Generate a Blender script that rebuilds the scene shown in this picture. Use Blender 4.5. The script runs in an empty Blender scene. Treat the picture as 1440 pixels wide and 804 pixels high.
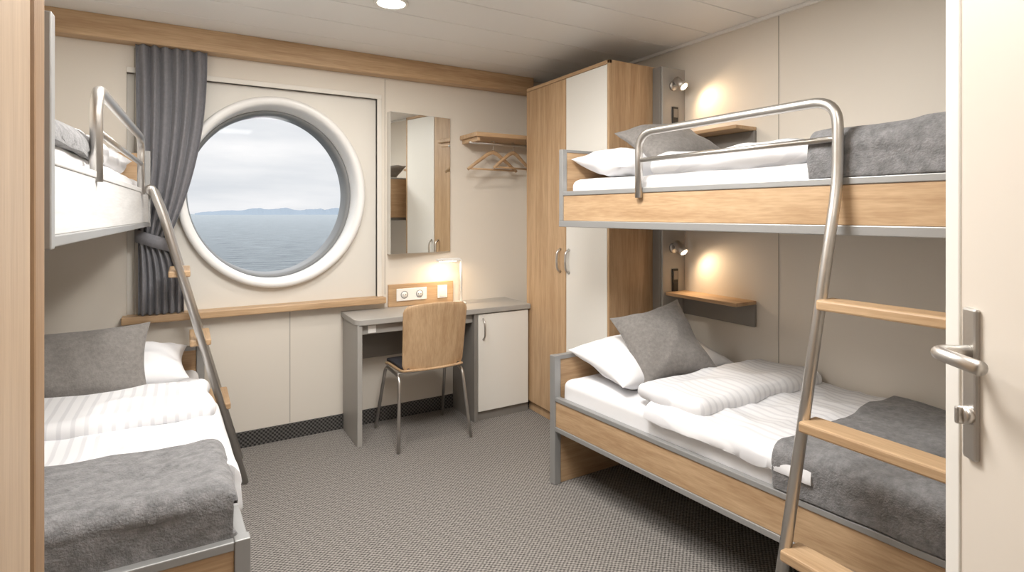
import bpy, bmesh, math, random
from mathutils import Vector, Matrix, Euler, noise
random.seed(4)
scene = bpy.context.scene
COL = scene.collection

# ------------------------------------------------------------------ materials
def srgb(r, g, b):
    f = lambda c: (c/255/12.92) if c/255 <= 0.04045 else ((c/255+0.055)/1.055)**2.4
    return (f(r), f(g), f(b), 1.0)

def new_mat(name):
    m = bpy.data.materials.new(name); m.use_nodes = True
    nt = m.node_tree
    return m, nt, nt.nodes['Principled BSDF']

def plain(name, col, rough=0.6, metal=0.0, bump=0.0, bscale=60, var=0.04, vscale=3.0, spec=0.5):
    m, nt, p = new_mat(name)
    tc = nt.nodes.new('ShaderNodeTexCoord')
    n = nt.nodes.new('ShaderNodeTexNoise'); n.inputs['Scale'].default_value = vscale
    n.inputs['Detail'].default_value = 3
    nt.links.new(tc.outputs['Object'], n.inputs['Vector'])
    mx = nt.nodes.new('ShaderNodeMix'); mx.data_type = 'RGBA'
    mx.inputs[6].default_value = tuple(c*(1-var) for c in col[:3])+(1,)
    mx.inputs[7].default_value = tuple(min(1, c*(1+var)) for c in col[:3])+(1,)
    nt.links.new(n.outputs['Fac'], mx.inputs[0])
    nt.links.new(mx.outputs[2], p.inputs['Base Color'])
    p.inputs['Roughness'].default_value = rough
    p.inputs['Metallic'].default_value = metal
    p.inputs['Specular IOR Level'].default_value = spec
    if bump > 0:
        b = nt.nodes.new('ShaderNodeTexNoise'); b.inputs['Scale'].default_value = bscale
        b.inputs['Detail'].default_value = 4
        nt.links.new(tc.outputs['Object'], b.inputs['Vector'])
        bp = nt.nodes.new('ShaderNodeBump'); bp.inputs['Strength'].default_value = bump
        bp.inputs['Distance'].default_value = 0.01
        nt.links.new(b.outputs['Fac'], bp.inputs['Height'])
        nt.links.new(bp.outputs['Normal'], p.inputs['Normal'])
    return m

def wood(name, c_dark, c_light, axis='Z', rough=0.45):
    m, nt, p = new_mat(name)
    tc = nt.nodes.new('ShaderNodeTexCoord')
    mp = nt.nodes.new('ShaderNodeMapping')
    s = {'X': (1.3, 22, 22), 'Y': (22, 1.3, 22), 'Z': (22, 22, 1.3)}[axis]
    mp.inputs['Scale'].default_value = s
    nt.links.new(tc.outputs['Object'], mp.inputs['Vector'])
    n = nt.nodes.new('ShaderNodeTexNoise'); n.inputs['Scale'].default_value = 1.0
    n.inputs['Detail'].default_value = 6; n.inputs['Distortion'].default_value = 0.6
    nt.links.new(mp.outputs['Vector'], n.inputs['Vector'])
    n2 = nt.nodes.new('ShaderNodeTexNoise'); n2.inputs['Scale'].default_value = 7.0
    n2.inputs['Detail'].default_value = 4
    nt.links.new(mp.outputs['Vector'], n2.inputs['Vector'])
    add = nt.nodes.new('ShaderNodeMix'); add.data_type = 'FLOAT'
    add.inputs[0].default_value = 0.4
    nt.links.new(n.outputs['Fac'], add.inputs[2]); nt.links.new(n2.outputs['Fac'], add.inputs[3])
    r = nt.nodes.new('ShaderNodeValToRGB')
    r.color_ramp.elements[0].position = 0.3; r.color_ramp.elements[0].color = c_dark
    r.color_ramp.elements[1].position = 0.65; r.color_ramp.elements[1].color = c_light
    nt.links.new(add.outputs[0], r.inputs['Fac'])
    nt.links.new(r.outputs['Color'], p.inputs['Base Color'])
    p.inputs['Roughness'].default_value = rough
    bp = nt.nodes.new('ShaderNodeBump'); bp.inputs['Strength'].default_value = 0.08
    bp.inputs['Distance'].default_value = 0.004
    nt.links.new(n2.outputs['Fac'], bp.inputs['Height'])
    nt.links.new(bp.outputs['Normal'], p.inputs['Normal'])
    return m

OAK_D, OAK_L = srgb(166, 133, 98), srgb(204, 173, 137)
W_Z = wood('oak_vertical', OAK_D, OAK_L, 'Z')
W_X = wood('oak_along_x', OAK_D, OAK_L, 'X')
W_Y = wood('oak_along_y', OAK_D, OAK_L, 'Y')
W_WHITE = wood('washed_oak', srgb(200, 199, 197), srgb(224, 223, 221), 'Y')
M_WALL = plain('cream_wall_laminate', srgb(226, 219, 208), 0.5, var=0.012)
M_WALL2 = plain('window_panel_white', srgb(228, 224, 216), 0.45, var=0.012)
M_SEAM = plain('panel_seam', srgb(170, 164, 154), 0.6)
M_GAP = plain('ceiling_gap', srgb(110, 108, 104), 0.8)
M_CEIL = plain('ceiling_white', srgb(236, 235, 232), 0.33, var=0.01)
M_WHITE = plain('white_laminate', srgb(235, 233, 227), 0.4, var=0.01)
M_DOOR = plain('door_paint', srgb(222, 214, 203), 0.4, var=0.01)
M_STEEL = plain('brushed_steel', srgb(208, 205, 201), 0.36, 1.0, bump=0.03, bscale=200)
M_GREYMET = plain('grey_metal_frame', srgb(168, 168, 167), 0.42, 0.45)
M_GREY = plain('grey_laminate', srgb(168, 165, 160), 0.45, var=0.02)
M_DGREY = plain('dark_grey_panel', srgb(134, 130, 125), 0.5)
M_DARK = plain('black_plastic', srgb(38, 37, 36), 0.45)
M_PLAST = plain('white_plastic', srgb(240, 239, 236), 0.3, var=0.0)
M_LINEN = plain('white_linen', srgb(235, 235, 237), 0.85, bump=0.16, bscale=14, var=0.01)
M_GASKET = plain('window_gasket', srgb(128, 130, 131), 0.4)
M_SEAT = plain('dark_upholstery', srgb(52, 52, 58), 0.8, bump=0.2, bscale=300)

def felt(name, c1, c2, scale=28, bump=0.35, weave=0.0):
    m, nt, p = new_mat(name)
    tc = nt.nodes.new('ShaderNodeTexCoord')
    n = nt.nodes.new('ShaderNodeTexNoise'); n.inputs['Scale'].default_value = scale
    n.inputs['Detail'].default_value = 8; n.inputs['Roughness'].default_value = 0.7
    nt.links.new(tc.outputs['Object'], n.inputs['Vector'])
    r = nt.nodes.new('ShaderNodeValToRGB')
    r.color_ramp.elements[0].position = 0.33; r.color_ramp.elements[0].color = c1
    r.color_ramp.elements[1].position = 0.68; r.color_ramp.elements[1].color = c2
    nt.links.new(n.outputs['Fac'], r.inputs['Fac'])
    nt.links.new(r.outputs['Color'], p.inputs['Base Color'])
    p.inputs['Roughness'].default_value = 0.95
    p.inputs['Specular IOR Level'].default_value = 0.15
    p.inputs['Sheen Weight'].default_value = 0.2
    b = nt.nodes.new('ShaderNodeTexNoise'); b.inputs['Scale'].default_value = 170
    nt.links.new(tc.outputs['Object'], b.inputs['Vector'])
    bp = nt.nodes.new('ShaderNodeBump'); bp.inputs['Strength'].default_value = bump
    bp.inputs['Distance'].default_value = 0.005
    nt.links.new(b.outputs['Fac'], bp.inputs['Height'])
    last = bp
    if weave > 0:
        b2 = nt.nodes.new('ShaderNodeTexNoise'); b2.inputs['Scale'].default_value = 22; b2.inputs['Detail'].default_value = 5
        nt.links.new(tc.outputs['Object'], b2.inputs['Vector'])
        bp2 = nt.nodes.new('ShaderNodeBump'); bp2.inputs['Strength'].default_value = weave; bp2.inputs['Distance'].default_value = 0.012
        nt.links.new(b2.outputs['Fac'], bp2.inputs['Height']); nt.links.new(bp.outputs['Normal'], bp2.inputs['Normal'])
        last = bp2
    nt.links.new(last.outputs['Normal'], p.inputs['Normal'])
    return m
M_FELT = felt('grey_wool', srgb(108, 108, 109), srgb(146, 145, 146), 34, 0.6, 0.5)
M_CUSH = felt('grey_cushion_cloth', srgb(122, 118, 115), srgb(142, 138, 134), 60)
M_CURT = felt('grey_curtain_cloth', srgb(124, 124, 129), srgb(136, 136, 141), 60, 0.15)

def striped(name):
    m, nt, p = new_mat(name)
    tc = nt.nodes.new('ShaderNodeTexCoord')
    sx = nt.nodes.new('ShaderNodeSeparateXYZ'); nt.links.new(tc.outputs['Object'], sx.inputs[0])
    mu = nt.nodes.new('ShaderNodeMath'); mu.operation = 'MULTIPLY'; mu.inputs[1].default_value = 2*math.pi/0.04
    nt.links.new(sx.outputs['X'], mu.inputs[0])
    sn = nt.nodes.new('ShaderNodeMath'); sn.operation = 'SINE'; nt.links.new(mu.outputs[0], sn.inputs[0])
    r = nt.nodes.new('ShaderNodeValToRGB')
    r.color_ramp.elements[0].position = 0.35; r.color_ramp.elements[0].color = srgb(236, 236, 238)
    r.color_ramp.elements[1].position = 0.65; r.color_ramp.elements[1].color = srgb(221, 221, 224)
    nt.links.new(sn.outputs[0], r.inputs['Fac'])
    nt.links.new(r.outputs['Color'], p.inputs['Base Color'])
    p.inputs['Roughness'].default_value = 0.6
    return m
M_STRIPE = striped('satin_stripe_linen')

def carpet():
    m, nt, p = new_mat('grey_loop_carpet')
    tc = nt.nodes.new('ShaderNodeTexCoord')
    sx = nt.nodes.new('ShaderNodeSeparateXYZ'); nt.links.new(tc.outputs['Object'], sx.inputs[0])
    outs = []
    for ax, per in (('X', 0.022), ('Y', 0.018)):
        mu = nt.nodes.new('ShaderNodeMath'); mu.operation = 'MULTIPLY'; mu.inputs[1].default_value = 2*math.pi/per
        nt.links.new(sx.outputs[ax], mu.inputs[0])
        sn = nt.nodes.new('ShaderNodeMath'); sn.operation = 'SINE'; nt.links.new(mu.outputs[0], sn.inputs[0])
        outs.append(sn)
    ml = nt.nodes.new('ShaderNodeMath'); ml.operation = 'MULTIPLY'
    nt.links.new(outs[0].outputs[0], ml.inputs[0]); nt.links.new(outs[1].outputs[0], ml.inputs[1])
    n = nt.nodes.new('ShaderNodeTexNoise'); n.inputs['Scale'].default_value = 110; n.inputs['Detail'].default_value = 4
    nt.links.new(tc.outputs['Object'], n.inputs['Vector'])
    ns = nt.nodes.new('ShaderNodeMath'); ns.operation = 'MULTIPLY_ADD'; ns.inputs[1].default_value = 0.8; ns.inputs[2].default_value = 0.10
    nt.links.new(n.outputs['Fac'], ns.inputs[0])
    ma = nt.nodes.new('ShaderNodeMath'); ma.operation = 'MULTIPLY_ADD'
    nt.links.new(ml.outputs[0], ma.inputs[0]); ma.inputs[1].default_value = 0.28
    nt.links.new(ns.outputs[0], ma.inputs[2])
    r = nt.nodes.new('ShaderNodeValToRGB')
    r.color_ramp.elements[0].position = 0.25; r.color_ramp.elements[0].color = srgb(82, 79, 76)
    r.color_ramp.elements[1].position = 0.75; r.color_ramp.elements[1].color = srgb(164, 159, 154)
    nt.links.new(ma.outputs[0], r.inputs['Fac'])
    nt.links.new(r.outputs['Color'], p.inputs['Base Color'])
    p.inputs['Roughness'].default_value = 0.95; p.inputs['Specular IOR Level'].default_value = 0.1
    bp = nt.nodes.new('ShaderNodeBump'); bp.inputs['Strength'].default_value = 0.5
    bp.inputs['Distance'].default_value = 0.003
    nt.links.new(ma.outputs[0], bp.inputs['Height']); nt.links.new(bp.outputs['Normal'], p.inputs['Normal'])
    return m
M_CARPET = carpet()

def grille():
    m, nt, p = new_mat('perforated_skirting')
    tc = nt.nodes.new('ShaderNodeTexCoord')
    ch = nt.nodes.new('ShaderNodeTexChecker'); ch.inputs['Scale'].default_value = 80
    ch.inputs['Color1'].default_value = srgb(34, 33, 33); ch.inputs['Color2'].default_value = srgb(98, 95, 92)
    nt.links.new(tc.outputs['Object'], ch.inputs['Vector'])
    nt.links.new(ch.outputs['Color'], p.inputs['Base Color'])
    p.inputs['Roughness'].default_value = 0.6
    return m
M_GRILLE = grille()

def emis(name, col, s):
    m, nt, p = new_mat(name)
    p.inputs['Base Color'].default_value = col
    p.inputs['Emission Color'].default_value = col
    p.inputs['Emission Strength'].default_value = s
    return m
M_WARM = emis('warm_led', (1.0, 0.80, 0.56, 1), 10)
M_LED = emis('neutral_led', (1.0, 0.95, 0.87, 1), 7)

M_MIRROR, _nt, _p = new_mat('mirror_glass')
_p.inputs['Metallic'].default_value = 1; _p.inputs['Roughness'].default_value = 0.01
_p.inputs['Base Color'].default_value = (0.86, 0.88, 0.87, 1)

M_GLASS, nt, p = new_mat('window_glass')
tr = nt.nodes.new('ShaderNodeBsdfTransparent'); gl = nt.nodes.new('ShaderNodeBsdfGlossy')
gl.inputs['Roughness'].default_value = 0.02
ms = nt.nodes.new('ShaderNodeMixShader'); ms.inputs[0].default_value = 0.01
nt.links.new(tr.outputs[0], ms.inputs[1]); nt.links.new(gl.outputs[0], ms.inputs[2])
nt.links.new(ms.outputs[0], nt.nodes['Material Output'].inputs['Surface'])

# ------------------------------------------------------------------ helpers
def group(name, loc=(0, 0, 0)):
    e = bpy.data.objects.new(name, None); e.empty_display_size = 0.1
    COL.objects.link(e); return e

def obj_from(name, verts, faces, mat, parent=None, smooth=False, warp=None):
    if warp: verts = [warp(Vector(v)) for v in verts]
    me = bpy.data.meshes.new(name); me.from_pydata([tuple(v) for v in verts], [], faces); me.update()
    if smooth:
        for f in me.polygons: f.use_smooth = True
    o = bpy.data.objects.new(name, me); COL.objects.link(o)
    if mat: me.materials.append(mat)
    if parent: o.parent = parent
    return o

def fix_normals(o):
    bm = bmesh.new(); bm.from_mesh(o.data); bmesh.ops.recalc_face_normals(bm, faces=bm.faces)
    bm.to_mesh(o.data); bm.free()

def box(name, x0, x1, y0, y1, z0, z1, mat, parent=None, bevel=0.003, warp=None, M=None):
    v = [(x0,y0,z0),(x1,y0,z0),(x1,y1,z0),(x0,y1,z0),(x0,y0,z1),(x1,y0,z1),(x1,y1,z1),(x0,y1,z1)]
    f = [(0,3,2,1),(4,5,6,7),(0,1,5,4),(1,2,6,5),(2,3,7,6),(3,0,4,7)]
    if M: v = [M @ Vector(q) for q in v]
    o = obj_from(name, v, f, mat, parent, warp=warp)
    if bevel > 0:
        b = o.modifiers.new('bevel', 'BEVEL'); b.width = bevel; b.segments = 2; b.limit_method = 'ANGLE'
    return o

def fillet(pts, r, n=8):
    pts = [Vector(p) for p in pts]; out = [pts[0]]
    for i in range(1, len(pts)-1):
        a, b, c = pts[i-1], pts[i], pts[i+1]
        u, w = (a-b), (c-b)
        d = min(r, u.length*0.48, w.length*0.48)
        s, e = b+u.normalized()*d, b+w.normalized()*d
        for k in range(n+1):
            t = k/n
            out.append((1-t)**2*s + 2*t*(1-t)*b + t*t*e)
    out.append(pts[-1]); return out

def tube(name, pts, rad, mat, parent=None, fil=0.0, seg=14, M=None):
    pts = fillet(pts, fil) if fil > 0 else [Vector(p) for p in pts]
    if M: pts = [M @ p for p in pts]
    verts, faces = [], []
    t0 = (pts[1]-pts[0]).normalized()
    up = Vector((0, 0, 1)) if abs(t0.z) < 0.9 else Vector((1, 0, 0))
    nrm = t0.cross(up).normalized()
    for i, p in enumerate(pts):
        if i == 0: t = pts[1]-pts[0]
        elif i == len(pts)-1: t = pts[-1]-pts[-2]
        else: t = (pts[i+1]-pts[i]).normalized()+(pts[i]-pts[i-1]).normalized()
        t.normalize()
        nrm = (nrm - t*nrm.dot(t)).normalized(); bn = t.cross(nrm)
        rr = rad[i] if isinstance(rad, (list, tuple)) else rad
        for k in range(seg):
            a = 2*math.pi*k/seg
            verts.append(p + nrm*math.cos(a)*rr + bn*math.sin(a)*rr)
    for i in range(len(pts)-1):
        for k in range(seg):
            k2 = (k+1) % seg
            faces.append((i*seg+k, i*seg+k2, (i+1)*seg+k2, (i+1)*seg+k))
    faces.append(tuple(range(seg-1, -1, -1))); b = (len(pts)-1)*seg
    faces.append(tuple(b+k for k in range(seg)))
    o = obj_from(name, verts, faces, mat, parent, smooth=True); fix_normals(o)
    return o

def lathe(name, profile, centre, mat, parent=None, seg=32, M=None, smooth=True):
    verts, faces = [], []
    for r, z in profile:
        for k in range(seg):
            a = 2*math.pi*k/seg
            q = Vector((r*math.cos(a), r*math.sin(a), z))
            verts.append((M @ q if M else q) + Vector(centre))
    n = len(profile)
    for i in range(n-1):
        for k in range(seg):
            k2 = (k+1) % seg
            faces.append((i*seg+k, i*seg+k2, (i+1)*seg+k2, (i+1)*seg+k))
    faces.append(tuple(range(seg))); faces.append(tuple((n-1)*seg+k for k in range(seg)))
    o = obj_from(name, verts, faces, mat, parent, smooth=smooth); fix_normals(o)
    return o

def fbm(v, oct=3):
    s, a = 0, 1
    for i in range(oct):
        s += a*noise.noise(v*(2**i)); a *= 0.5
    return s
def crease(v):
    return 0.35-1.6*abs(noise.noise(v))**0.8

def softbox(name, x0, x1, y0, y1, z0, z1, r, mat, amp=0.006, freq=5, warp=None, n=40, seed=0, parent=None, cr=0.0):
    c = Vector(((x0+x1)/2, (y0+y1)/2, (z0+z1)/2)); h = Vector(((x1-x0)/2, (y1-y0)/2, (z1-z0)/2))
    bm = bmesh.new(); bmesh.ops.create_cube(bm, size=2)
    bmesh.ops.subdivide_edges(bm, edges=bm.edges[:], cuts=n, use_grid_fill=True)
    rr = min(r, h.x*0.99, h.y*0.99, h.z*0.99)
    for v in bm.verts:
        p = Vector([math.sin(v.co[i]*math.pi/2)*h[i] for i in range(3)])
        q = Vector([max(-(h[i]-rr), min(h[i]-rr, p[i])) for i in range(3)])
        d = p-q
        if d.length > 1e-6:
            d.normalize()
            p2 = q + d*rr
        else: p2 = p
        w = c + p2
        nn = d if d.length > 1e-6 else Vector((0, 0, 1))
        s = Vector((seed*7.3, seed, 0))
        w += nn*(fbm(w*freq+s)*amp + cr*crease(Vector((w.x*3.2+w.y*1.5, w.y*4.5-w.x, w.z*2))+s))
        if warp: w = warp(w)
        v.co = w
    me = bpy.data.meshes.new(name); bm.to_mesh(me); bm.free()
    for f in me.polygons: f.use_smooth = True
    me.materials.append(mat)
    o = bpy.data.objects.new(name, me); COL.objects.link(o)
    if parent: o.parent = parent
    return o

def pillow(name, centre, size, rot, mat, seed=0, amp=0.012, sag=0.0, warp=None, pinch=0.08, n=56):
    w, d, h = size
    M = Matrix.Translation(centre) @ Euler(rot).to_matrix().to_4x4()
    verts, faces = [], []
    for side in (1, -1):
        for i in range(n+1):
            for j in range(n+1):
                u = math.sin((-1+2*i/n)*math.pi/2); v = math.sin((-1+2*j/n)*math.pi/2)
                hh = max(0, (1-abs(u)**2.6))**0.55 * max(0, (1-abs(v)**2.6))**0.55
                x = u*w/2*(1-pinch*(1-v*v)*abs(u)**3)
                y = v*d/2*(1-pinch*(1-u*u)*abs(v)**3)
                q = Vector((x, y, side*hh*h/2))
                q.z += fbm(Vector((x*6+seed*3.1, y*6, side*2+seed)))*amp*min(1, hh*2.5)
                q.z += side*0.010*crease(Vector((x*5+y*3+seed, y*5-x*2, side)))*min(1, hh*2)
                ed = min(1-abs(u), 1-abs(v))
                q.z += side*math.sin((x*1.0-y*0.7)*38+seed)*0.004*max(0, 1-ed*3)*min(1, hh*3)
                q.z -= sag*(u*u)
                verts.append(M @ q)
        o0 = 0 if side == 1 else (n+1)**2
        for i in range(n):
            for j in range(n):
                a = o0+i*(n+1)+j
                f = (a, a+n+1, a+n+2, a+1)
                faces.append(f if side == 1 else f[::-1])
    o = obj_from(name, verts, faces, mat, None, smooth=True, warp=warp)
    bm = bmesh.new(); bm.from_mesh(o.data); bmesh.ops.remove_doubles(bm, verts=bm.verts, dist=0.0004)
    bmesh.ops.recalc_face_normals(bm, faces=bm.faces); bm.to_mesh(o.data); bm.free()
    return o

def cover(name, xf, xb, y0, y1, zt, dropf, mat, th=0.012, r=0.04, foot=0.0, amp=0.006, freq=4, seed=0,
          warp=None, nx=80, ny=60, edge=0.01, cr=0.0, parent=None):
    sgn = 1 if xf > xb else -1
    L = abs(xf-xb)-r + r*math.pi/2 + max(0, dropf-r) if dropf > 0 else abs(xf-xb)
    Ly = (y1-y0) if foot <= 0 else (y1-y0)-r+r*math.pi/2+max(0, foot-r)
    def arc(s, edge_d, rr, on):
        if not on or s < edge_d-rr: return s, 0
        t = s-(edge_d-rr)
        if t < rr*math.pi/2: return edge_d-rr+rr*math.sin(t/rr), rr*(1-math.cos(t/rr))
        return edge_d, rr + t-rr*math.pi/2
    verts, faces = [], []
    for i in range(nx+1):
        for j in range(ny+1):
            s = L*i/nx; t = Ly*j/ny
            ox, dx = arc(s, abs(xf-xb), r, dropf > 0)
            oy, dy = arc(t, (y1-y0), r, foot > 0)
            dn = max(dx, dy)
            x = xb+sgn*ox; y = y1-oy
            e = edge*fbm(Vector((x*3+seed, 0, seed*1.7)))
            y += e*(1-j/ny)
            nz = fbm(Vector((s*freq+seed*5, t*freq*0.8, seed)))
            nz = nz*amp + cr*crease(Vector((s*4+t*2+seed, t*5-s, seed)))
            z = zt-dn
            if dx > r: x += sgn*(nz*1.0)
            elif dy > r: y -= nz
            else: z += nz
            verts.append(Vector((x, y, z)))
    for i in range(nx):
        for j in range(ny):
            a = i*(ny+1)+j; f = (a, a+1, a+ny+2, a+ny+1)
            faces.append(f if sgn < 0 else f[::-1])
    o = obj_from(name, verts, faces, mat, parent, smooth=True, warp=warp)
    bm = bmesh.new(); bm.from_mesh(o.data); bm.normal_update()
    if sum(f.normal.z for f in bm.faces) < 0: bmesh.ops.reverse_faces(bm, faces=bm.faces[:])
    bm.to_mesh(o.data); bm.free()
    m = o.modifiers.new('thick', 'SOLIDIFY'); m.thickness = th; m.offset = 1
    m2 = o.modifiers.new('bev', 'BEVEL'); m2.width = th*0.35; m2.segments = 3; m2.limit_method = 'ANGLE'; m2.angle_limit = 1.0
    return o

# ------------------------------------------------------------------ room shell
D, W, L, CZ = 3.66, 2.64, -0.86, 2.44
YE = -0.26
box('floor', L-0.1, W+0.1, -1.4, D+0.1, -0.1, 0, M_CARPET, bevel=0)
cg = group('ceiling')
box('ceiling_slab', L-0.1, W+0.1, -1.4, D+0.1, CZ+0.012, CZ+0.1, M_GAP, cg, bevel=0)
y = D
k = 0
while y > -1.4:
    box('ceiling_panel_%d' % k, L, W, max(-1.4, y-0.294), y, CZ, CZ+0.02, M_CEIL, cg, bevel=0.003)
    y -= 0.30; k += 1
box('wall_right', W, W+0.1, -1.4, D+0.1, 0, CZ, M_WALL, bevel=0)
box('wall_left', L-0.1, L, -1.4, D+0.1, 0, CZ, M_WALL, bevel=0)
box('wall_corridor', L-0.1, W+0.1, -1.5, -1.4, 0, CZ, M_WALL, bevel=0)
wg = group('wall_entry')
box('entry_left', L, -0.30, YE-0.1, YE, 0, CZ, M_WALL, wg, 0)
box('entry_right', 0.64, W, YE-0.1, YE, 0, CZ, M_WALL, wg, 0)
box('entry_top', -0.30, 0.64, YE-0.1, YE, 2.08, CZ, M_WALL, wg, 0)
px0, px1, pz0, pz1 = -0.28, 1.107, 0.83, 2.17
ww = group('wall_window')
box('wall_part_low', L-0.1, W+0.1, D, D+0.2, 0, pz0, M_WALL, ww, 0)
box('wall_part_high', L-0.1, W+0.1, D, D+0.2, pz1, CZ, M_WALL, ww, 0)
box('wall_part_a', L-0.1, px0, D, D+0.2, pz0, pz1, M_WALL, ww, 0)
box('wall_part_b', px1, W+0.1, D, D+0.2, pz0, pz1, M_WALL, ww, 0)
YI = D+0.03
wcx, wcz, orx, orz = 0.486, 1.530, 0.540, 0.588
N = 128
verts, faces = [], []
for k in range(N):
    a = 2*math.pi*k/N; ca, sa = math.cos(a), math.sin(a)
    verts.append((wcx+orx*0.97*ca, YI, wcz+orz*0.97*sa))
    tx = ((px1-wcx) if ca > 0 else (px0-wcx))/ca if abs(ca) > 1e-6 else 1e9
    tz = ((pz1-wcz) if sa > 0 else (pz0-wcz))/sa if abs(sa) > 1e-6 else 1e9
    t = min(tx, tz)
    verts.append((wcx+t*ca, YI, wcz+t*sa))
for k in range(N):
    k2 = (k+1) % N
    faces.append((2*k, 2*k+1, 2*k2+1, 2*k2))
for cx, cz in ((px0, pz0), (px0, pz1), (px1, pz0), (px1, pz1)):
    ang = math.atan2(cz-wcz, cx-wcx) % (2*math.pi)
    k = int(ang/(2*math.pi)*N); k2 = (k+1) % N
    verts.append((cx, YI, cz)); faces.append((2*k+1, len(verts)-1, 2*k2+1))
o = obj_from('window_inset_panel', verts, faces, M_WALL2, ww); fix_normals(o)
ig = group('trim_1')
box('mould_top', px0-0.0, px1+0.03, D-0.012, D+0.03, pz1-0.0, pz1+0.03, M_WALL2, ig)
box('mould_side', px1, px1+0.03, D-0.012, D+0.03, pz0+0.01, pz1, M_WALL2, ig)

M_RING = plain('window_bezel_white_daylit', srgb(244, 244, 243), 0.35, var=0.0)  # white bezel, base colour lifted to carry the daylight on it
wn = group('window_1')
gcx, gcz, grx, grz = 0.462, 1.522, 0.460, 0.500
def ring(name, rings, mat):
    vs, fs = [], []
    for (cx, cz, rx, rz, yy) in rings:
        for k in range(N):
            a = 2*math.pi*k/N
            vs.append((cx+rx*math.cos(a), yy, cz+rz*math.sin(a)))
    for i in range(len(rings)-1):
        for k in range(N):
            k2 = (k+1) % N
            fs.append((i*N+k, i*N+k2, (i+1)*N+k2, (i+1)*N+k))
    return obj_from(name, vs, fs, mat, wn, smooth=True)
ring('ring_flange', [
    (wcx, wcz, orx, orz, YI), (wcx, wcz, orx, orz, D-0.004), (wcx, wcz, orx-0.006, orz-0.006, D-0.018),
    (wcx, wcz, orx-0.022, orz-0.022, D-0.024), (wcx, wcz, orx-0.040, orz-0.040, D-0.020), (wcx, wcz, orx-0.052, orz-0.052, D-0.002),
    (wcx-0.004, wcz, orx-0.056, orz-0.056, D+0.03), (gcx+0.01, gcz, grx+0.026, grz+0.026, D+0.11)], M_RING)
ring('ring_gasket', [
    (gcx+0.01, gcz, grx+0.026, grz+0.026, D+0.11), (gcx+0.008, gcz, grx+0.016, grz+0.016, D+0.102),
    (gcx+0.006, gcz, grx+0.008, grz+0.008, D+0.108), (gcx+0.004, gcz, grx, grz, D+0.125), (gcx, gcz, grx, grz, D+0.24)], M_GASKET)
vs = [(gcx+(grx+0.004)*math.cos(2*math.pi*k/N), D+0.14, gcz+(grz+0.004)*math.sin(2*math.pi*k/N)) for k in range(N)]
obj_from('glass_pane', vs, [tuple(range(N))], M_GLASS, wn)

box('trim_2', L, 2.3, D-0.10, D, 2.318, CZ, W_X, bevel=0.004)
box('trim_3', -0.30, 1.15, D-0.07, D+0.03, 0.80, 0.842, W_X, bevel=0.006)
box('baseboard_window', L, W, D-0.012, D, 0.0, 0.095, M_GRILLE, bevel=0.002)
sg = group('trim_4')
for i, xx in enumerate((-0.245, 0.555, 1.16)):
    if i == 0: box('seam_%d' % i, xx, xx+0.004, D-0.002, D+0.001, 0.1, 2.31, M_SEAM, sg, 0)
    elif i == 1: box('seam_%d' % i, xx, xx+0.004, D-0.002, D+0.001, 0.1, 0.80, M_SEAM, sg, 0)
    else: box('seam_%d' % i, xx, xx+0.004, D-0.002, D+0.001, 0.85, 2.31, M_SEAM, sg, 0)
for i, yy in enumerate((1.75, 0.9)):
    box('seam_r%d' % i, W-0.002, W+0.001, yy, yy+0.004, 0.0, CZ, M_SEAM, sg, 0)
box('ceil_edge', W-0.02, W, YE, D, CZ-0.018, CZ, M_CEIL, sg, 0.003)
box('baseboard_right', W-0.012, W, YE, 2.3, 0, 0.095, M_GRILLE, bevel=0.002)

# ------------------------------------------------------------------ ceiling downlight, added fill panels
def downlight(x, y, e):
    g = group('ceiling_downlight')
    lathe('trim_ring', [(0.085, CZ-0.001), (0.085, CZ-0.008), (0.070, CZ-0.010), (0.068, CZ-0.002)], (x, y, 0), M_WHITE, g)
    lathe('led_disc', [(0.068, CZ-0.003), (0.068, CZ-0.007)], (x, y, 0), M_LED, g)
    ld = bpy.data.lights.new('downlight_lamp', 'AREA'); ld.shape = 'DISK'; ld.size = 0.13; ld.energy = e
    ld.color = (1, 0.93, 0.84)
    lo = bpy.data.objects.new('downlight_lamp', ld); lo.location = (x, y, CZ-0.014); COL.objects.link(lo); lo.parent = g
downlight(0.87, 2.64, 9)
def fill_panel(x, y, e, s=0.6):  # added glowing panels out of view, soft fill for the room
    g = group('added_fill_panel')
    box('fill_panel_frame', x-s/2-0.02, x+s/2+0.02, y-s/2-0.02, y+s/2+0.02, CZ-0.02, CZ, M_WHITE, g)
    box('fill_panel_face', x-s/2, x+s/2, y-s/2, y+s/2, CZ-0.024, CZ-0.02, M_LED, g, 0)
    ld = bpy.data.lights.new('fill_lamp', 'AREA'); ld.shape = 'SQUARE'; ld.size = s; ld.energy = e
    ld.color = (1, 0.98, 0.955)
    lo = bpy.data.objects.new('fill_lamp', ld); lo.location = (x, y, CZ-0.03); COL.objects.link(lo); lo.parent = g
fill_panel(0.80, 1.50, 36)
fill_panel(0.10, 2.15, 12, 0.4)
fill_panel(0.50, 0.0, 7, 0.4)

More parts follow.
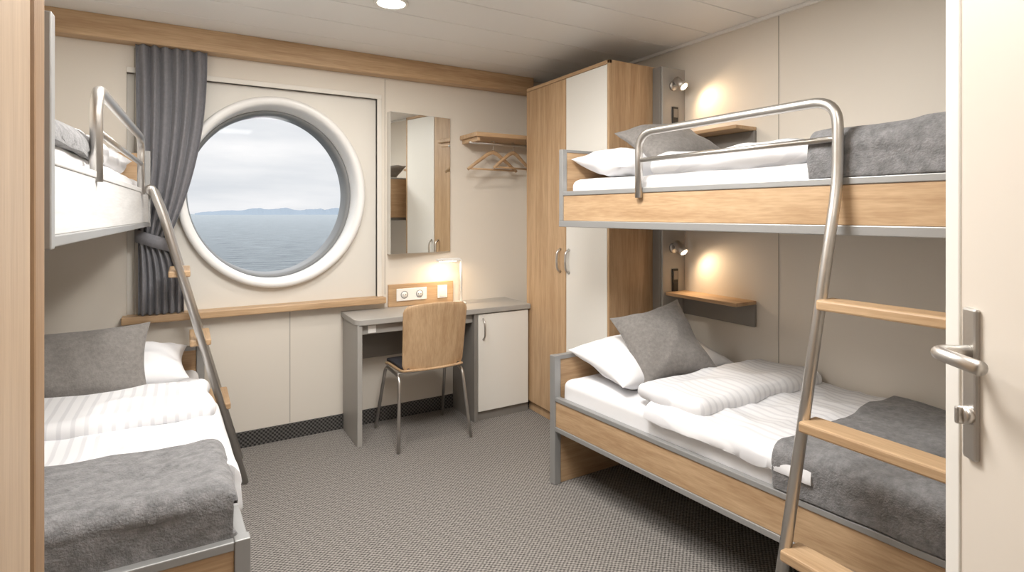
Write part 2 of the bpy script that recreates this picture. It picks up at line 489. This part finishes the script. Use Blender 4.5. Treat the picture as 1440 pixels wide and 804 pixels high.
# ------------------------------------------------------------------ wardrobe (right)
wd = group('wardrobe')
wx0, wy0, wy1, wzt = 2.10, 2.45, 3.345, 2.29
box('carcass', wx0+0.02, 2.50, wy0, wy1, 0.0, wzt, W_Z, wd, 0.003)
box('edge_side', wx0, wx0+0.02, wy0, wy0+0.018, 0, wzt, W_Z, wd, 0.002)
box('edge_top', wx0, wx0+0.02, wy0, wy1, wzt-0.022, wzt, W_Y, wd, 0.002)
box('door_white', wx0, wx0+0.019, wy0+0.02, 2.868, 0.07, wzt-0.025, M_WHITE, wd, 0.002)
box('door_oak', wx0, wx0+0.019, 2.874, wy1, 0.07, wzt-0.025, W_Z, wd, 0.002)
box('plinth', wx0+0.03, wx0+0.04, wy0, wy1, 0, 0.07, M_GREY, wd, 0)
def bow(name, x, y, z0, z1, parent, d=(-1, 0), r=0.006):
    tube(name, [(x, y, z0), (x+d[0]*0.028, y+d[1]*0.028, z0+0.02), (x+d[0]*0.032, y+d[1]*0.032, (z0+z1)/2),
                (x+d[0]*0.028, y+d[1]*0.028, z1-0.02), (x, y, z1)], r, M_STEEL, parent, fil=0.02)
bow('handle_a', wx0, 2.835, 1.02, 1.17, wd, r=0.008)
bow('handle_b', wx0, 2.93, 1.02, 1.17, wd, r=0.008)
box('trim_5', 2.30, 2.32, wy1+0.001, D, 0, 2.31, M_WALL, bevel=0)

sc = group('bedside_service_panel')
sy = 2.375
box('column_panel', 2.45, W, sy, wy0-0.001, 0.0, wzt-0.01, M_GREY, sc)
box('column_side_strip', 2.44, 2.45, sy+0.01, wy0-0.001, 0.0, wzt-0.01, M_DGREY, sc)
for i, (zc) in enumerate((1.97, 0.99)):
    box('switch_plate_%d' % i, 2.525, 2.575, sy-0.008, sy, zc-0.075, zc+0.075, M_DARK, sc, 0.003)
    for j in (-1, 1):
        box('switch_insert_%d%d' % (i, j), 2.533, 2.567, sy-0.011, sy-0.008, zc+j*0.036-0.026, zc+j*0.036+0.026, M_DGREY if j > 0 else M_DARK, sc, 0.002)
def reading_light(z, e):
    g = group('reading_light')
    cx, cy = 2.535, sy
    Mx = Matrix.Rotation(math.radians(90), 4, 'X')
    lathe('base', [(0.0301, 0), (0.03, 0.012), (0.024, 0.016)], (cx, cy, z), M_STEEL, g, M=Mx)
    tube('arm', [(cx, cy-0.01, z), (cx, cy-0.055, z)], 0.008, M_STEEL, g)
    d = Vector((0.10, -0.70, -0.70)).normalized()
    c = Vector((cx, cy-0.065, z))
    R = d.to_track_quat('Z', 'Y').to_matrix().to_4x4()
    lathe('head', [(0.014, -0.055), (0.02, -0.05), (0.026, 0.0), (0.028, 0.03), (0.024, 0.03), (0.023, 0.02)], c, M_STEEL, g, M=R)
    lathe('bulb', [(0.01, 0.015), (0.021, 0.022), (0.019, 0.032), (0.008, 0.038)], c, M_WARM, g, M=R)
    ld = bpy.data.lights.new('reading_lamp', 'SPOT'); ld.energy = e; ld.color = (1, 0.72, 0.45)
    ld.spot_size = math.radians(165); ld.spot_blend = 1.0; ld.shadow_soft_size = 0.035
    lo = bpy.data.objects.new('reading_lamp', ld); lo.location = c+d*0.06
    lo.rotation_euler = d.to_track_quat('-Z', 'Y').to_euler(); COL.objects.link(lo); lo.parent = g
reading_light(2.17, 3.8)
reading_light(1.19, 3.8)
for nm, zc in (('wall_shelf', 0.93), ('wall_shelf', 1.865)):
    g = group(nm)
    box('shelf_board', W-0.17, W, 1.88, sy-0.002, zc-0.02, zc, W_Y, g, 0.004)
    box('shelf_back', W-0.022, W, 1.88, sy-0.002, zc-0.14, zc-0.02, M_DGREY, g, 0.003)

# ------------------------------------------------------------------ right bunk bed
XF = 1.64
def xfl(y): return 1.634+0.0885*(2.40-y)
def warpR(v): return Vector((W-(W-v.x)*(W-xfl(v.y))/(W-XF), v.y, v.z))
def xu(y): return warpR(Vector((1.70, y, 0))).x
bb = group('bunk_bed')
hy, fy = 2.37, 0.47
xb = W-0.015
def B(n, *a, mat=M_GREYMET, bev=0.003): return box(n, *a, mat, bb, bev, warp=warpR)
B('lower_rail_top', 1.637, 1.668, fy+0.004, hy-0.004, 0.43, 0.452)
B('lower_rail_board', 1.642, 1.664, fy+0.004, hy-0.004, 0.30, 0.43, mat=W_Y)
B('lower_rail_bottom', 1.637, 1.668, fy+0.004, hy-0.004, 0.276, 0.30)
B('lower_head_post', 1.633, 1.672, hy-0.04, hy, 0, 0.665)
B('lower_head_board', 1.672, xb, hy-0.03, hy-0.008, 0.0, 0.645, mat=W_X)
B('lower_head_cap', 1.672, xb, hy-0.036, hy-0.002, 0.643, 0.665)
B('lower_foot_post', 1.633, 1.672, fy, fy+0.04, 0, 0.665)
B('lower_foot_board', 1.672, xb, fy+0.008, fy+0.03, 0.0, 0.645, mat=W_X)
B('lower_foot_cap', 1.672, xb, fy+0.002, fy+0.036, 0.643, 0.665)
B('lower_slat_base', 1.668, xb, fy+0.04, hy-0.04, 0.35, 0.395, mat=M_DGREY)
B('upper_rail_top', 1.695, 1.728, fy+0.003, hy-0.003, 1.492, 1.515)
B('upper_rail_board', 1.700, 1.722, fy+0.003, hy-0.003, 1.362, 1.492, mat=W_Y)
B('upper_rail_bottom', 1.690, 1.730, fy, hy, 1.330, 1.362)
B('upper_base', 1.73, xb, fy+0.04, hy-0.04, 1.335, 1.43, mat=M_DGREY)
B('upper_head_post', 1.692, 1.722, hy-0.028, hy, 1.362, 1.735)
B('upper_head_board', 1.722, xb, hy-0.022, hy-0.006, 1.362, 1.722, mat=W_X)
B('upper_head_cap', 1.722, xb, hy-0.026, hy-0.002, 1.72, 1.735)
B('upper_foot_post', 1.692, 1.722, fy, fy+0.028, 1.362, 1.735)
B('upper_foot_board', 1.722, xb, fy+0.006, fy+0.022, 1.362, 1.722, mat=W_X)
lyf, lyn, gy = 0.985, 0.585, 1.82
tube('guard_rail', [(xu(gy)-0.012, gy, 1.47), (xu(gy)-0.012, gy, 1.757), (xu(lyf)-0.02, lyf, 1.765), (1.79, lyf, 1.5), (1.41, lyf, 0.0)], 0.017, M_STEEL, bb, fil=0.085)
tube('guard_mid', [(xu(gy)-0.012, gy, 1.635), (xu(lyf)-0.015, lyf, 1.64)], 0.010, M_STEEL, bb)
tube('ladder_rail_near', [(xu(lyn)+0.1, lyn, 1.765), (xu(lyn)-0.02, lyn, 1.765), (1.80, lyn, 1.5), (1.41, lyn, 0.0)], 0.017, M_STEEL, bb, fil=0.07)
for i, z in enumerate((1.12, 0.765, 0.41)):
    x = 1.41+0.253*z
    box('ladder_tread_%d' % i, x-0.035, x+0.055, lyn+0.005, lyf-0.005, z-0.016, z+0.016, W_Y, bb, 0.006)

softbox('mattress', 1.672, xb, fy+0.045, hy-0.045, 0.397, 0.545, 0.04, M_LINEN, 0.004, warp=warpR, cr=0.003)
softbox('mattress', 1.732, xb, fy+0.035, hy-0.035, 1.432, 1.575, 0.04, M_LINEN, 0.004, warp=warpR, seed=2, cr=0.003)
# lower bedding
pillow('pillow', (2.12, 2.13, 0.645), (0.80, 0.42, 0.20), (math.radians(12), 0, 0.02), M_LINEN, 1)
pillow('throw_cushion', (2.05, 1.99, 0.755), (0.40, 0.40, 0.15), (math.radians(50), math.radians(-12), math.radians(-16)), M_CUSH, 3, pinch=0.12)
dv = group('duvet')
cover('duvet_body', 1.664, xb, 1.05, 1.75, 0.565, 0.045, M_STRIPE, 0.03, 0.035, amp=0.010, freq=4, seed=3, warp=warpR, cr=0.014, parent=dv, nx=120, ny=90)
softbox('duvet_fold', 1.676, xb, 1.50, 1.85, 0.565, 0.650, 0.042, M_STRIPE, 0.012, 3, warpR, n=60, seed=4, cr=0.016, parent=dv)
cover('wool_blanket', 1.650, xb, fy+0.05, 1.20, 0.600, 0.145, M_FELT, 0.014, 0.04, amp=0.010, freq=4, seed=5, warp=warpR, edge=0.03, cr=0.010)
# upper bedding
pillow('pillow', (2.10, 2.14, 1.65), (0.72, 0.40, 0.18), (math.radians(10), 0, 0.0), M_LINEN, 6)
pillow('throw_cushion', (2.11, 2.00, 1.755), (0.41, 0.40, 0.14), (math.radians(28), math.radians(-8), math.radians(-10)), M_CUSH, 8, pinch=0.12)
softbox('duvet', 1.75, xb, 0.95, 1.84, 1.57, 1.665, 0.045, M_STRIPE, 0.014, 4, warpR, n=60, seed=9, cr=0.016)
cover('wool_blanket', 1.722, xb, fy+0.05, 1.10, 1.665, 0.15, M_FELT, 0.02, 0.05, amp=0.012, freq=4, seed=7, warp=warpR, edge=0.03, cr=0.01)

# ------------------------------------------------------------------ left bunk bed
lb = group('bunk_bed')
XL = L+0.012
def warpLl(v):
    xf = 0.08+(3.6-v.y)*0.042
    return Vector((L+(v.x-L)*(xf-L)/(0.08-L), v.y, v.z))
def warpLu(v):
    xf = -0.17-(3.6-v.y)*0.03
    return Vector((L+(v.x-L)*(xf-L)/(-0.17-L), v.y, v.z))
ly1, ly0 = 3.555, 1.77
def C(n, *a, mat=M_GREYMET, bev=0.003, w=warpLl): return box(n, *a, mat, lb, bev, warp=w)
C('lower_rail_top', 0.052, 0.081, ly0+0.01, ly1-0.01, 0.43, 0.452)
C('lower_rail_board', 0.056, 0.076, ly0+0.01, ly1-0.01, 0.30, 0.43, mat=W_Y)
C('lower_rail_bottom', 0.052, 0.081, ly0+0.01, ly1-0.01, 0.276, 0.30)
C('lower_head_post', 0.046, 0.085, ly1-0.04, ly1, 0, 0.665)
C('lower_head_board', XL, 0.046, ly1-0.03, ly1-0.008, 0.0, 0.645, mat=W_X)
C('lower_head_cap', XL, 0.046, ly1-0.036, ly1-0.002, 0.643, 0.665)
C('lower_foot_post', 0.046, 0.085, ly0-0.003, ly0+0.037, 0, 0.458)
C('lower_foot_board', XL, 0.046, ly0+0.008, ly0+0.03, 0.0, 0.43, mat=W_X)
C('lower_foot_cap', XL, 0.046, ly0, ly0+0.034, 0.43, 0.455)
C('lower_slat_base', XL, 0.052, ly0+0.04, ly1-0.04, 0.35, 0.395, mat=M_DGREY)
uy0 = 1.40
C('upper_rail_top', -0.196, -0.167, uy0+0.004, ly1-0.004, 1.500, 1.520, mat=W_WHITE, w=warpLu)
C('upper_rail_board', -0.194, -0.170, uy0+0.004, ly1-0.004, 1.355, 1.500, mat=W_WHITE, w=warpLu)
C('upper_rail_bottom', -0.200, -0.165, uy0+0.004, ly1-0.004, 1.331, 1.355, w=warpLu)
C('upper_base', XL, -0.200, uy0+0.03, ly1-0.03, 1.335, 1.43, mat=M_DGREY, w=warpLu)
C('upper_head_post', -0.196, -0.162, ly1-0.03, ly1, 1.328, 1.735, w=warpLu)
C('upper_head_board', XL, -0.196, ly1-0.024, ly1-0.006, 1.355, 1.72, mat=W_X, w=warpLu)
C('upper_foot_post', -0.200, -0.162, uy0, uy0+0.03, 1.328, 1.80, w=warpLu)
C('upper_foot_board', XL, -0.200, uy0+0.006, uy0+0.024, 1.355, 1.78, mat=W_X, w=warpLu)
def xlu(y): return -0.17-(3.6-y)*0.03
tube('guard_rail', [(xlu(1.95), 1.95, 1.49), (xlu(1.95), 1.95, 1.76), (xlu(3.15), 3.15, 1.76), (xlu(3.15), 3.15, 1.49)], 0.016, M_STEEL, lb, fil=0.08)
tube('guard_mid', [(xlu(1.95), 1.95, 1.635), (xlu(3.15), 3.15, 1.635)], 0.010, M_STEEL, lb)
for nm, yy in (('ladder_rail_near', 3.17), ('ladder_rail_far', 3.50)):
    tube(nm, [(-0.17, yy, 1.50), (-0.145, yy, 1.53), (-0.10, yy, 1.40), (0.265, yy, 0.0)], 0.018, M_STEEL, lb, fil=0.05)
for i, z in enumerate((1.10, 0.75, 0.41)):
    x = 0.265-0.26*z
    box('ladder_tread_%d' % i, x-0.055, x+0.04, 3.175, 3.495, z-0.016, z+0.016, W_Y, lb, 0.006)
softbox('mattress', XL, 0.05, ly0+0.045, ly1-0.045, 0.397, 0.550, 0.04, M_LINEN, 0.004, warp=warpLl, seed=3, cr=0.003)
softbox('mattress', XL, -0.202, uy0+0.035, ly1-0.035, 1.432, 1.575, 0.04, M_LINEN, 0.004, warp=warpLu, seed=5, cr=0.003)
pillow('pillow', (-0.36, 3.30, 0.64), (0.74, 0.42, 0.20), (math.radians(10), 0, 0.02), M_LINEN, 11)
pillow('throw_cushion', (-0.42, 3.07, 0.71), (0.56, 0.38, 0.16), (math.radians(62), 0, math.radians(4)), M_CUSH, 13, pinch=0.10)
dv2 = group('duvet')
cover('duvet_body', 0.062, XL, 2.00, 2.75, 0.565, 0.13, M_STRIPE, 0.03, 0.04, amp=0.010, freq=4, seed=13, warp=warpLl, cr=0.014, parent=dv2, nx=120, ny=90)
softbox('duvet_fold', XL, 0.062, 2.50, 2.92, 0.565, 0.655, 0.044, M_STRIPE, 0.012, 3, warpLl, n=60, seed=14, cr=0.016, parent=dv2)
cover('wool_blanket', 0.046, XL, ly0+0.042, 2.20, 0.598, 0.05, M_FELT, 0.014, 0.040, foot=0.15, amp=0.010, freq=4, seed=15, warp=warpLl, edge=0.04, cr=0.010)
cover('wool_blanket', -0.205, XL, uy0+0.05, 2.15, 1.62, 0.06, M_FELT, 0.02, 0.04, amp=0.014, freq=4, seed=17, warp=warpLu, edge=0.03, cr=0.01)
softbox('duvet', XL, -0.21, 2.05, 3.0, 1.57, 1.655, 0.04, M_STRIPE, 0.016, 4, warpLu, seed=18, cr=0.012)
pillow('pillow', (-0.54, 3.27, 1.65), (0.6, 0.40, 0.17), (0.1, 0, 0), M_LINEN, 19)

# ------------------------------------------------------------------ near-left wardrobe
nw = group('wardrobe')
W_ZN = wood('oak_vertical_pale', srgb(160, 137, 114), srgb(188, 166, 142), 'Z')
W_ZD = wood('oak_vertical_dark', srgb(128, 100, 74), srgb(160, 130, 100), 'Z')
box('side_panel', L+0.001, -0.172, YE+0.001, 0.925, 0.0, CZ-0.002, W_ZN, nw, 0.003)
box('edge_strip', L+0.001, -0.168, 0.927, 0.985, 0.0, CZ-0.002, W_ZD, nw, 0.004)

# ------------------------------------------------------------------ open door (right)
dg = group('door_1')
corner = Vector((1.024, 0.394, 0)); dvec = Vector((-0.582, -0.813, 0)).normalized()
nvec = Vector((dvec.y, -dvec.x, 0)).normalized()
MD = Matrix((( dvec.x, nvec.x, 0, corner.x), (dvec.y, nvec.y, 0, corner.y), (0, 0, 1, 0), (0, 0, 0, 1)))
box('leaf', 0.0, 0.74, -0.045, 0.0, 0.012, 2.06, M_DOOR, dg, 0.003, M=MD)
box('leaf_rebate', -0.002, 0.028, -0.030, 0.003, 0.012, 2.06, M_WHITE, dg, 0.002, M=MD)
box('handle_plate', 0.040, 0.068, 0.0, 0.008, 1.04, 1.262, M_STEEL, dg, 0.004, M=MD)
tube('lever', [(0.054, 0.005, 1.197), (0.054, 0.056, 1.197), (0.145, 0.056, 1.197)], 0.0100, M_STEEL, dg, fil=0.02, M=MD)
MR = MD @ Matrix.Translation((0.054, 0.004, 1.105)) @ Matrix.Rotation(math.radians(-90), 4, 'X')
lathe('key_cylinder', [(0.013, 0), (0.013, 0.012), (0.010, 0.014)], (0, 0, 0), M_STEEL, dg, M=MR)
box('thumb_turn', 0.050, 0.058, 0.012, 0.026, 1.092, 1.118, M_STEEL, dg, 0.003, M=MD)
box('latch_face', -0.004, 0.0, -0.026, -0.004, 1.12, 1.24, M_STEEL, dg, 0.001, M=MD)

# ------------------------------------------------------------------ desk
dk = group('desk')
dx0, dx1, dy = 0.868, 2.098, 3.30
r = 0.05
pts = [(dx1, D-0.001), (dx0, D-0.001), (dx0, dy-0.012+r)]
for k in range(1, 9):
    a = math.pi + (math.pi/2)*k/8
    pts.append((dx0+r+r*math.cos(a), dy-0.012+r+r*math.sin(a)))
pts.append((dx1, dy-0.012))
n = len(pts)
vs = [(x, y, 0.728) for x, y in pts]+[(x, y, 0.762) for x, y in pts]
fs = [tuple(range(n)), tuple(range(2*n-1, n-1, -1))]+[(i, (i+1) % n, n+(i+1) % n, n+i) for i in range(n)]
o = obj_from('worktop', vs, fs, M_GREY, dk); fix_normals(o)
b = o.modifiers.new('b', 'BEVEL'); b.width = 0.003; b.segments = 2; b.limit_method = 'ANGLE'
box('end_panel', dx0+0.012, dx0+0.042, dy, D-0.013, 0, 0.728, M_GREY, dk)
box('back_panel', dx0+0.042, 1.66, D-0.06, D-0.04, 0.45, 0.728, M_DGREY, dk)
box('apron', dx0+0.042, 1.66, dy+0.03, dy+0.05, 0.665, 0.728, M_GREY, dk)
box('apron_socket', 0.95, 1.0, dy+0.022, dy+0.03, 0.672, 0.720, M_PLAST, dk, 0.002)
box('cabinet_side', 1.66, 1.685, dy, D-0.013, 0, 0.728, M_DGREY, dk)
box('cabinet_body', 1.685, 2.095, dy+0.02, D-0.013, 0.06, 0.728, M_GREY, dk)
box('cabinet_door', 1.69, 2.085, dy, dy+0.019, 0.065, 0.72, M_WHITE, dk)
box('cabinet_plinth', 1.685, 2.095, dy+0.02, dy+0.03, 0, 0.06, M_DGREY, dk, 0)
bow('cabinet_handle', 1.725, dy, 0.55, 0.69, dk, d=(0, -1))

sp = group('power_socket_panel')
box('oak_backboard', 1.18, 1.66, D-0.02, D, 0.763, 0.915, W_X, sp)
box('double_socket', 1.235, 1.455, D-0.028, D-0.02, 0.80, 0.885, M_PLAST, sp, 0.004)
MX90 = Matrix.Rotation(math.radians(90), 4, 'X')
for xx in (1.29, 1.40):
    lathe('socket_well', [(0.026, 0), (0.026, 0.002), (0.022, 0.002), (0.021, 0.0005)], (xx, D-0.028, 0.8425), M_GASKET, sp, M=MX90)
    lathe('socket_face', [(0.0215, 0), (0.0215, 0.0015)], (xx, D-0.028, 0.8425), M_PLAST, sp, M=MX90)
    for q in (-0.009, 0.009):
        lathe('pin_hole', [(0.003, 0), (0.003, 0.003)], (xx+q, D-0.028, 0.8425), M_DARK, sp, M=MX90, seg=10)
box('light_switch', 1.535, 1.61, D-0.030, D-0.02, 0.80, 0.89, M_PLAST, sp, 0.004)
box('switch_rocker', 1.548, 1.597, D-0.034, D-0.03, 0.813, 0.877, M_WHITE, sp, 0.003)

lp = group('desk_lamp')
lathe('base', [(0.055, 0.762), (0.055, 0.772), (0.05, 0.776)], (1.655, 3.54, 0), M_PLAST, lp)
tube('stem', [(1.675, 3.54, 0.772), (1.675, 3.54, 1.075), (1.52, 3.54, 1.08)], 0.009, M_PLAST, lp, fil=0.02)
box('lamp_head', 1.49, 1.66, 3.522, 3.558, 1.068, 1.086, M_PLAST, lp, 0.004)
box('led_strip', 1.51, 1.635, 3.531, 3.549, 1.064, 1.068, M_WARM, lp, 0)
ld = bpy.data.lights.new('lamp_light', 'AREA'); ld.shape = 'RECTANGLE'; ld.size = 0.12; ld.size_y = 0.02; ld.energy = 1.2
ld.color = (1, 0.72, 0.45)
lo = bpy.data.objects.new('lamp_light', ld); lo.location = (1.573, 3.54, 1.060); COL.objects.link(lo); lo.parent = lp

# mirror, mounted on a wedge so it turns slightly to the room
mg = group('wall_mirror')
pr = 0.075; zb, zt2 = 1.125, 2.085
xa, xc = 1.174, 1.640
vs = [(xa, D-pr, zb), (xc, D-0.012, zb), (xc, D-0.001, zb), (xa, D-0.001, zb)]
vs += [(x, y, zt2) for x, y, _ in vs]
o = obj_from('mirror_back', vs, [(0, 3, 2, 1), (4, 5, 6, 7), (0, 1, 5, 4), (1, 2, 6, 5), (2, 3, 7, 6), (3, 0, 4, 7)], M_WALL2, mg); fix_normals(o)
q = 0.003
vs = [(xa+0.002, D-pr-q, zb+0.003), (xc-0.002, D-0.012-q, zb+0.003), (xc-0.002, D-0.012-q, zt2-0.003), (xa+0.002, D-pr-q, zt2-0.003)]
obj_from('mirror_pane', vs, [(0, 1, 2, 3)], M_MIRROR, mg)

# coat shelf + hangers
cs = group('coat_shelf')
box('board', 1.72, 2.295, D-0.27, D, 1.935, 1.965, W_X, cs, 0.004)
box('bracket', 1.74, 1.76, D-0.25, D, 1.905, 1.935, W_Y, cs, 0.003)
tube('rail', [(1.73, D-0.14, 1.905), (2.295, D-0.14, 1.905)], 0.009, M_STEEL, cs)
def hanger(x, ang, s=1.1):
    g = group('coat_hanger')
    M = Matrix.Translation((x, D-0.14, 1.905)) @ Matrix.Rotation(ang, 4, 'Z') @ Matrix.Scale(s, 4)
    hk = [(0.018*math.cos(a), 0, 0.0+0.018*math.sin(a)) for a in [math.radians(t) for t in range(200, -91, -20)]]
    tube('hook', hk+[(0, 0, -0.06)], 0.003, M_STEEL, g, M=M, seg=8)
    sh = [(-0.19, 0, -0.175), (-0.12, 0, -0.125), (-0.04, 0, -0.07), (0, 0, -0.055), (0.04, 0, -0.07), (0.12, 0, -0.125), (0.19, 0, -0.175)]
    tube('shoulder', sh, [0.011, 0.012, 0.014, 0.015, 0.014, 0.012, 0.011], W_X, g, M=M)
    tube('bar', [(-0.18, 0, -0.17), (0.18, 0, -0.17)], 0.007, W_X, g, M=M)
hanger(1.92, math.radians(4)); hanger(2.09, math.radians(14), 1.0)

# ------------------------------------------------------------------ chair
ch = group('desk_chair')
def shell(name, fn, nu, nv, mat, th, parent):
    vs = [Vector(fn(-1+2*i/nu, -1+2*j/nv)) for i in range(nu+1) for j in range(nv+1)]
    fs = [(i*(nv+1)+j, (i+1)*(nv+1)+j, (i+1)*(nv+1)+j+1, i*(nv+1)+j+1) for i in range(nu) for j in range(nv)]
    o = obj_from(name, vs, fs, mat, parent, smooth=True)
    m = o.modifiers.new('s', 'SOLIDIFY'); m.thickness = th; m.offset = 0
    b = o.modifiers.new('b', 'BEVEL'); b.width = th*0.3; b.segments = 2; b.limit_method = 'ANGLE'; b.angle_limit = 1.0
    return o
CX, CY = 1.30, 3.30
def backf(u, v):
    t = (v+1)/2
    w = (0.195 + 0.012*t)*(1-0.16*max(0, (abs(v)-0.8)/0.2)**2)
    x = u*w
    z = 0.455+t*0.40 + (0.012*(1-u*u) if v > 0 else 0)*t
    y = -0.175-0.055*t+0.03*u*u
    return (CX+x, CY+y, z)
shell('back_rest', backf, 20, 20, W_Z, 0.014, ch)
def seatf(u, v):
    w = 0.20*(1-0.14*max(0, (abs(v)-0.8)/0.2)**2)
    t = (v+1)/2
    z = 0.452+0.02*(1-t)**6 - 0.02*t**6 - 0.008*(1-u*u)
    return (CX+u*w, CY-0.19+t*0.39, z)
shell('seat_ply', seatf, 20, 20, W_Y, 0.014, ch)
def padf(u, v):
    w = 0.19*(1-0.14*max(0, (abs(v)-0.8)/0.2)**2)
    t = (v+1)/2
    z = 0.470+0.012*(1-u**4)*(1-v**4) - 0.008*(1-u*u)-0.018*t**6
    return (CX+u*w, CY-0.165+t*0.36, z)
shell('seat_pad', padf, 20, 20, M_SEAT, 0.02, ch)
lg = 0.010
for s, nm in ((-1, 'a'), (1, 'b')):
    tube('leg_frame_'+nm, [(CX+s*0.235, CY-0.20, 0.0), (CX+s*0.205, CY-0.13, 0.425), (CX+s*0.205, CY+0.13, 0.43), (CX+s*0.235, CY+0.25, 0.0)], lg, M_STEEL, ch, fil=0.05)
for k, yy in enumerate((-0.09, 0.10)):
    tube('cross_bar_%d' % k, [(CX-0.205, CY+yy, 0.435), (CX+0.205, CY+yy, 0.435)], 0.009, M_STEEL, ch)

# ------------------------------------------------------------------ curtain
cu = group('curtain')
NZ, NX = 100, 260
vs, fs = [], []
ztop, zbot, ztie = 2.322, 0.846, 1.25
def cur_edges(z):
    if z > ztie:
        t = (z-ztie)/(ztop-ztie)
        l = -0.225 - 0.012*t
        r = -0.085 + (0.105+0.085)*(1-(1-t)**2.3)
    else:
        t = (ztie-z)/(ztie-zbot)
        l = -0.225; r = -0.085+0.075*(1-(1-min(1, t*1.6))**2)
    return l, r
for i in range(NZ+1):
    z = ztop+(zbot-ztop)*i/NZ
    l, r = cur_edges(z)
    for j in range(NX+1):
        s = j/NX
        ph = s*2*math.pi*6.5 + 0.9*noise.noise(Vector((s*4, z*0.8, 7))) + 0.4
        a = 0.022*(0.75+0.5*noise.noise(Vector((s*6, z*1.0, 0))))
        y = 3.605+a*math.sin(ph)
        x = l+(r-l)*s
        y = min(y, D-0.006)
        vs.append((x, y, z))
for i in range(NZ):
    for j in range(NX):
        a = i*(NX+1)+j; fs.append((a, a+1, a+NX+2, a+NX+1))
o = obj_from('drape', vs, fs, M_CURT, cu, smooth=True)
m = o.modifiers.new('s', 'SOLIDIFY'); m.thickness = 0.002
tp = []
for k in range(25):
    a = 2*math.pi*k/24
    tp.append((-0.155+0.082*math.cos(a), 3.612+0.040*math.sin(a), 1.25+0.03*math.cos(a)*-1))
vs = []; fs = []
for (x, y, z) in tp: vs += [(x, y, z-0.035), (x, y, z+0.035)]
for k in range(24): fs.append((2*k, 2*k+2, 2*k+3, 2*k+1))
o = obj_from('tie_band', vs, fs, M_CURT, cu, smooth=True)
m = o.modifiers.new('s', 'SOLIDIFY'); m.thickness = 0.006; m.offset = 0

# ------------------------------------------------------------------ outside
def sea_mat():
    m, nt, p = new_mat('sea_water')
    p.inputs['Roughness'].default_value = 0.3
    p.inputs['Specular IOR Level'].default_value = 0.3
    tc = nt.nodes.new('ShaderNodeTexCoord')
    mp = nt.nodes.new('ShaderNodeMapping'); mp.inputs['Scale'].default_value = (0.06, 0.16, 1)
    nt.links.new(tc.outputs['Object'], mp.inputs['Vector'])
    n = nt.nodes.new('ShaderNodeTexNoise'); n.inputs['Scale'].default_value = 3; n.inputs['Detail'].default_value = 12
    n.inputs['Roughness'].default_value = 0.75
    nt.links.new(mp.outputs[0], n.inputs['Vector'])
    r = nt.nodes.new('ShaderNodeValToRGB')
    r.color_ramp.elements[0].position = 0.40; r.color_ramp.elements[0].color = srgb(78, 90, 98)
    r.color_ramp.elements[1].position = 0.60; r.color_ramp.elements[1].color = srgb(136, 147, 153)
    nt.links.new(n.outputs['Fac'], r.inputs['Fac']); nt.links.new(r.outputs[0], p.inputs['Base Color'])
    bp = nt.nodes.new('ShaderNodeBump'); bp.inputs['Strength'].default_value = 1.0; bp.inputs['Distance'].default_value = 1.6
    nt.links.new(n.outputs['Fac'], bp.inputs['Height']); nt.links.new(bp.outputs['Normal'], p.inputs['Normal'])
    return m
obj_from('sea', [(-9000, 4.5, -6), (9000, 4.5, -6), (9000, 9000, -6), (-9000, 9000, -6)], [(0, 1, 2, 3)], sea_mat())
vs, fs = [], []
n = 120
for i in range(n+1):
    x = 40+1300*i/n
    s = math.sin(math.pi*i/n)**0.6
    h = s*(16+20*abs(noise.noise(Vector((x*0.004, 0, 0))))+14*noise.noise(Vector((x*0.011, 4, 0)))+4*noise.noise(Vector((x*0.05, 4, 0))))
    h = max(1, h)*1.5
    vs += [(x, 3400, -7), (x, 3500, h)]
for i in range(n): fs.append((2*i, 2*i+2, 2*i+3, 2*i+1))
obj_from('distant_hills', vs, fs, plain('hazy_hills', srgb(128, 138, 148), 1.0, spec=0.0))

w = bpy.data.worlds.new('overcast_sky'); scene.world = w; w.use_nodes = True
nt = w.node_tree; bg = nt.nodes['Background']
tc = nt.nodes.new('ShaderNodeTexCoord'); mp = nt.nodes.new('ShaderNodeMapping'); mp.inputs['Scale'].default_value = (1.2, 1.2, 7)
nt.links.new(tc.outputs['Generated'], mp.inputs['Vector'])
n = nt.nodes.new('ShaderNodeTexNoise'); n.inputs['Scale'].default_value = 2.2; n.inputs['Detail'].default_value = 6
nt.links.new(mp.outputs[0], n.inputs['Vector'])
r = nt.nodes.new('ShaderNodeValToRGB')
r.color_ramp.elements[0].position = 0.35; r.color_ramp.elements[0].color = srgb(218, 222, 227)
r.color_ramp.elements[1].position = 0.62; r.color_ramp.elements[1].color = srgb(246, 246, 247)
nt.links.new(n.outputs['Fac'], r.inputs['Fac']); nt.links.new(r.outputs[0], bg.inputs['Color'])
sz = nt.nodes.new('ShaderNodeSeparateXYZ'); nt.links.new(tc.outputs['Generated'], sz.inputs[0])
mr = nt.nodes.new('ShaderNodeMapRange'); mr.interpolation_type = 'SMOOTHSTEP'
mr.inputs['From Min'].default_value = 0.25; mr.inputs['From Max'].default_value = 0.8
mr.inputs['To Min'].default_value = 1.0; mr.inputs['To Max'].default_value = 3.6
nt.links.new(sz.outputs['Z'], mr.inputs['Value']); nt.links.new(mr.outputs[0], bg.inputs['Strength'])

# ------------------------------------------------------------------ camera
cd = bpy.data.cameras.new('camera'); co = bpy.data.objects.new('camera', cd); COL.objects.link(co)
cd.sensor_width = 36; cd.lens = 775/1440*36; cd.shift_y = -102/1440
cd.clip_start = 0.02; cd.clip_end = 20000
co.location = (0, 0, 1.4); co.rotation_euler = (math.radians(90), 0, math.radians(-30.6))
scene.camera = co
scene.view_settings.view_transform = 'Standard'
scene.view_settings.exposure = 0.08
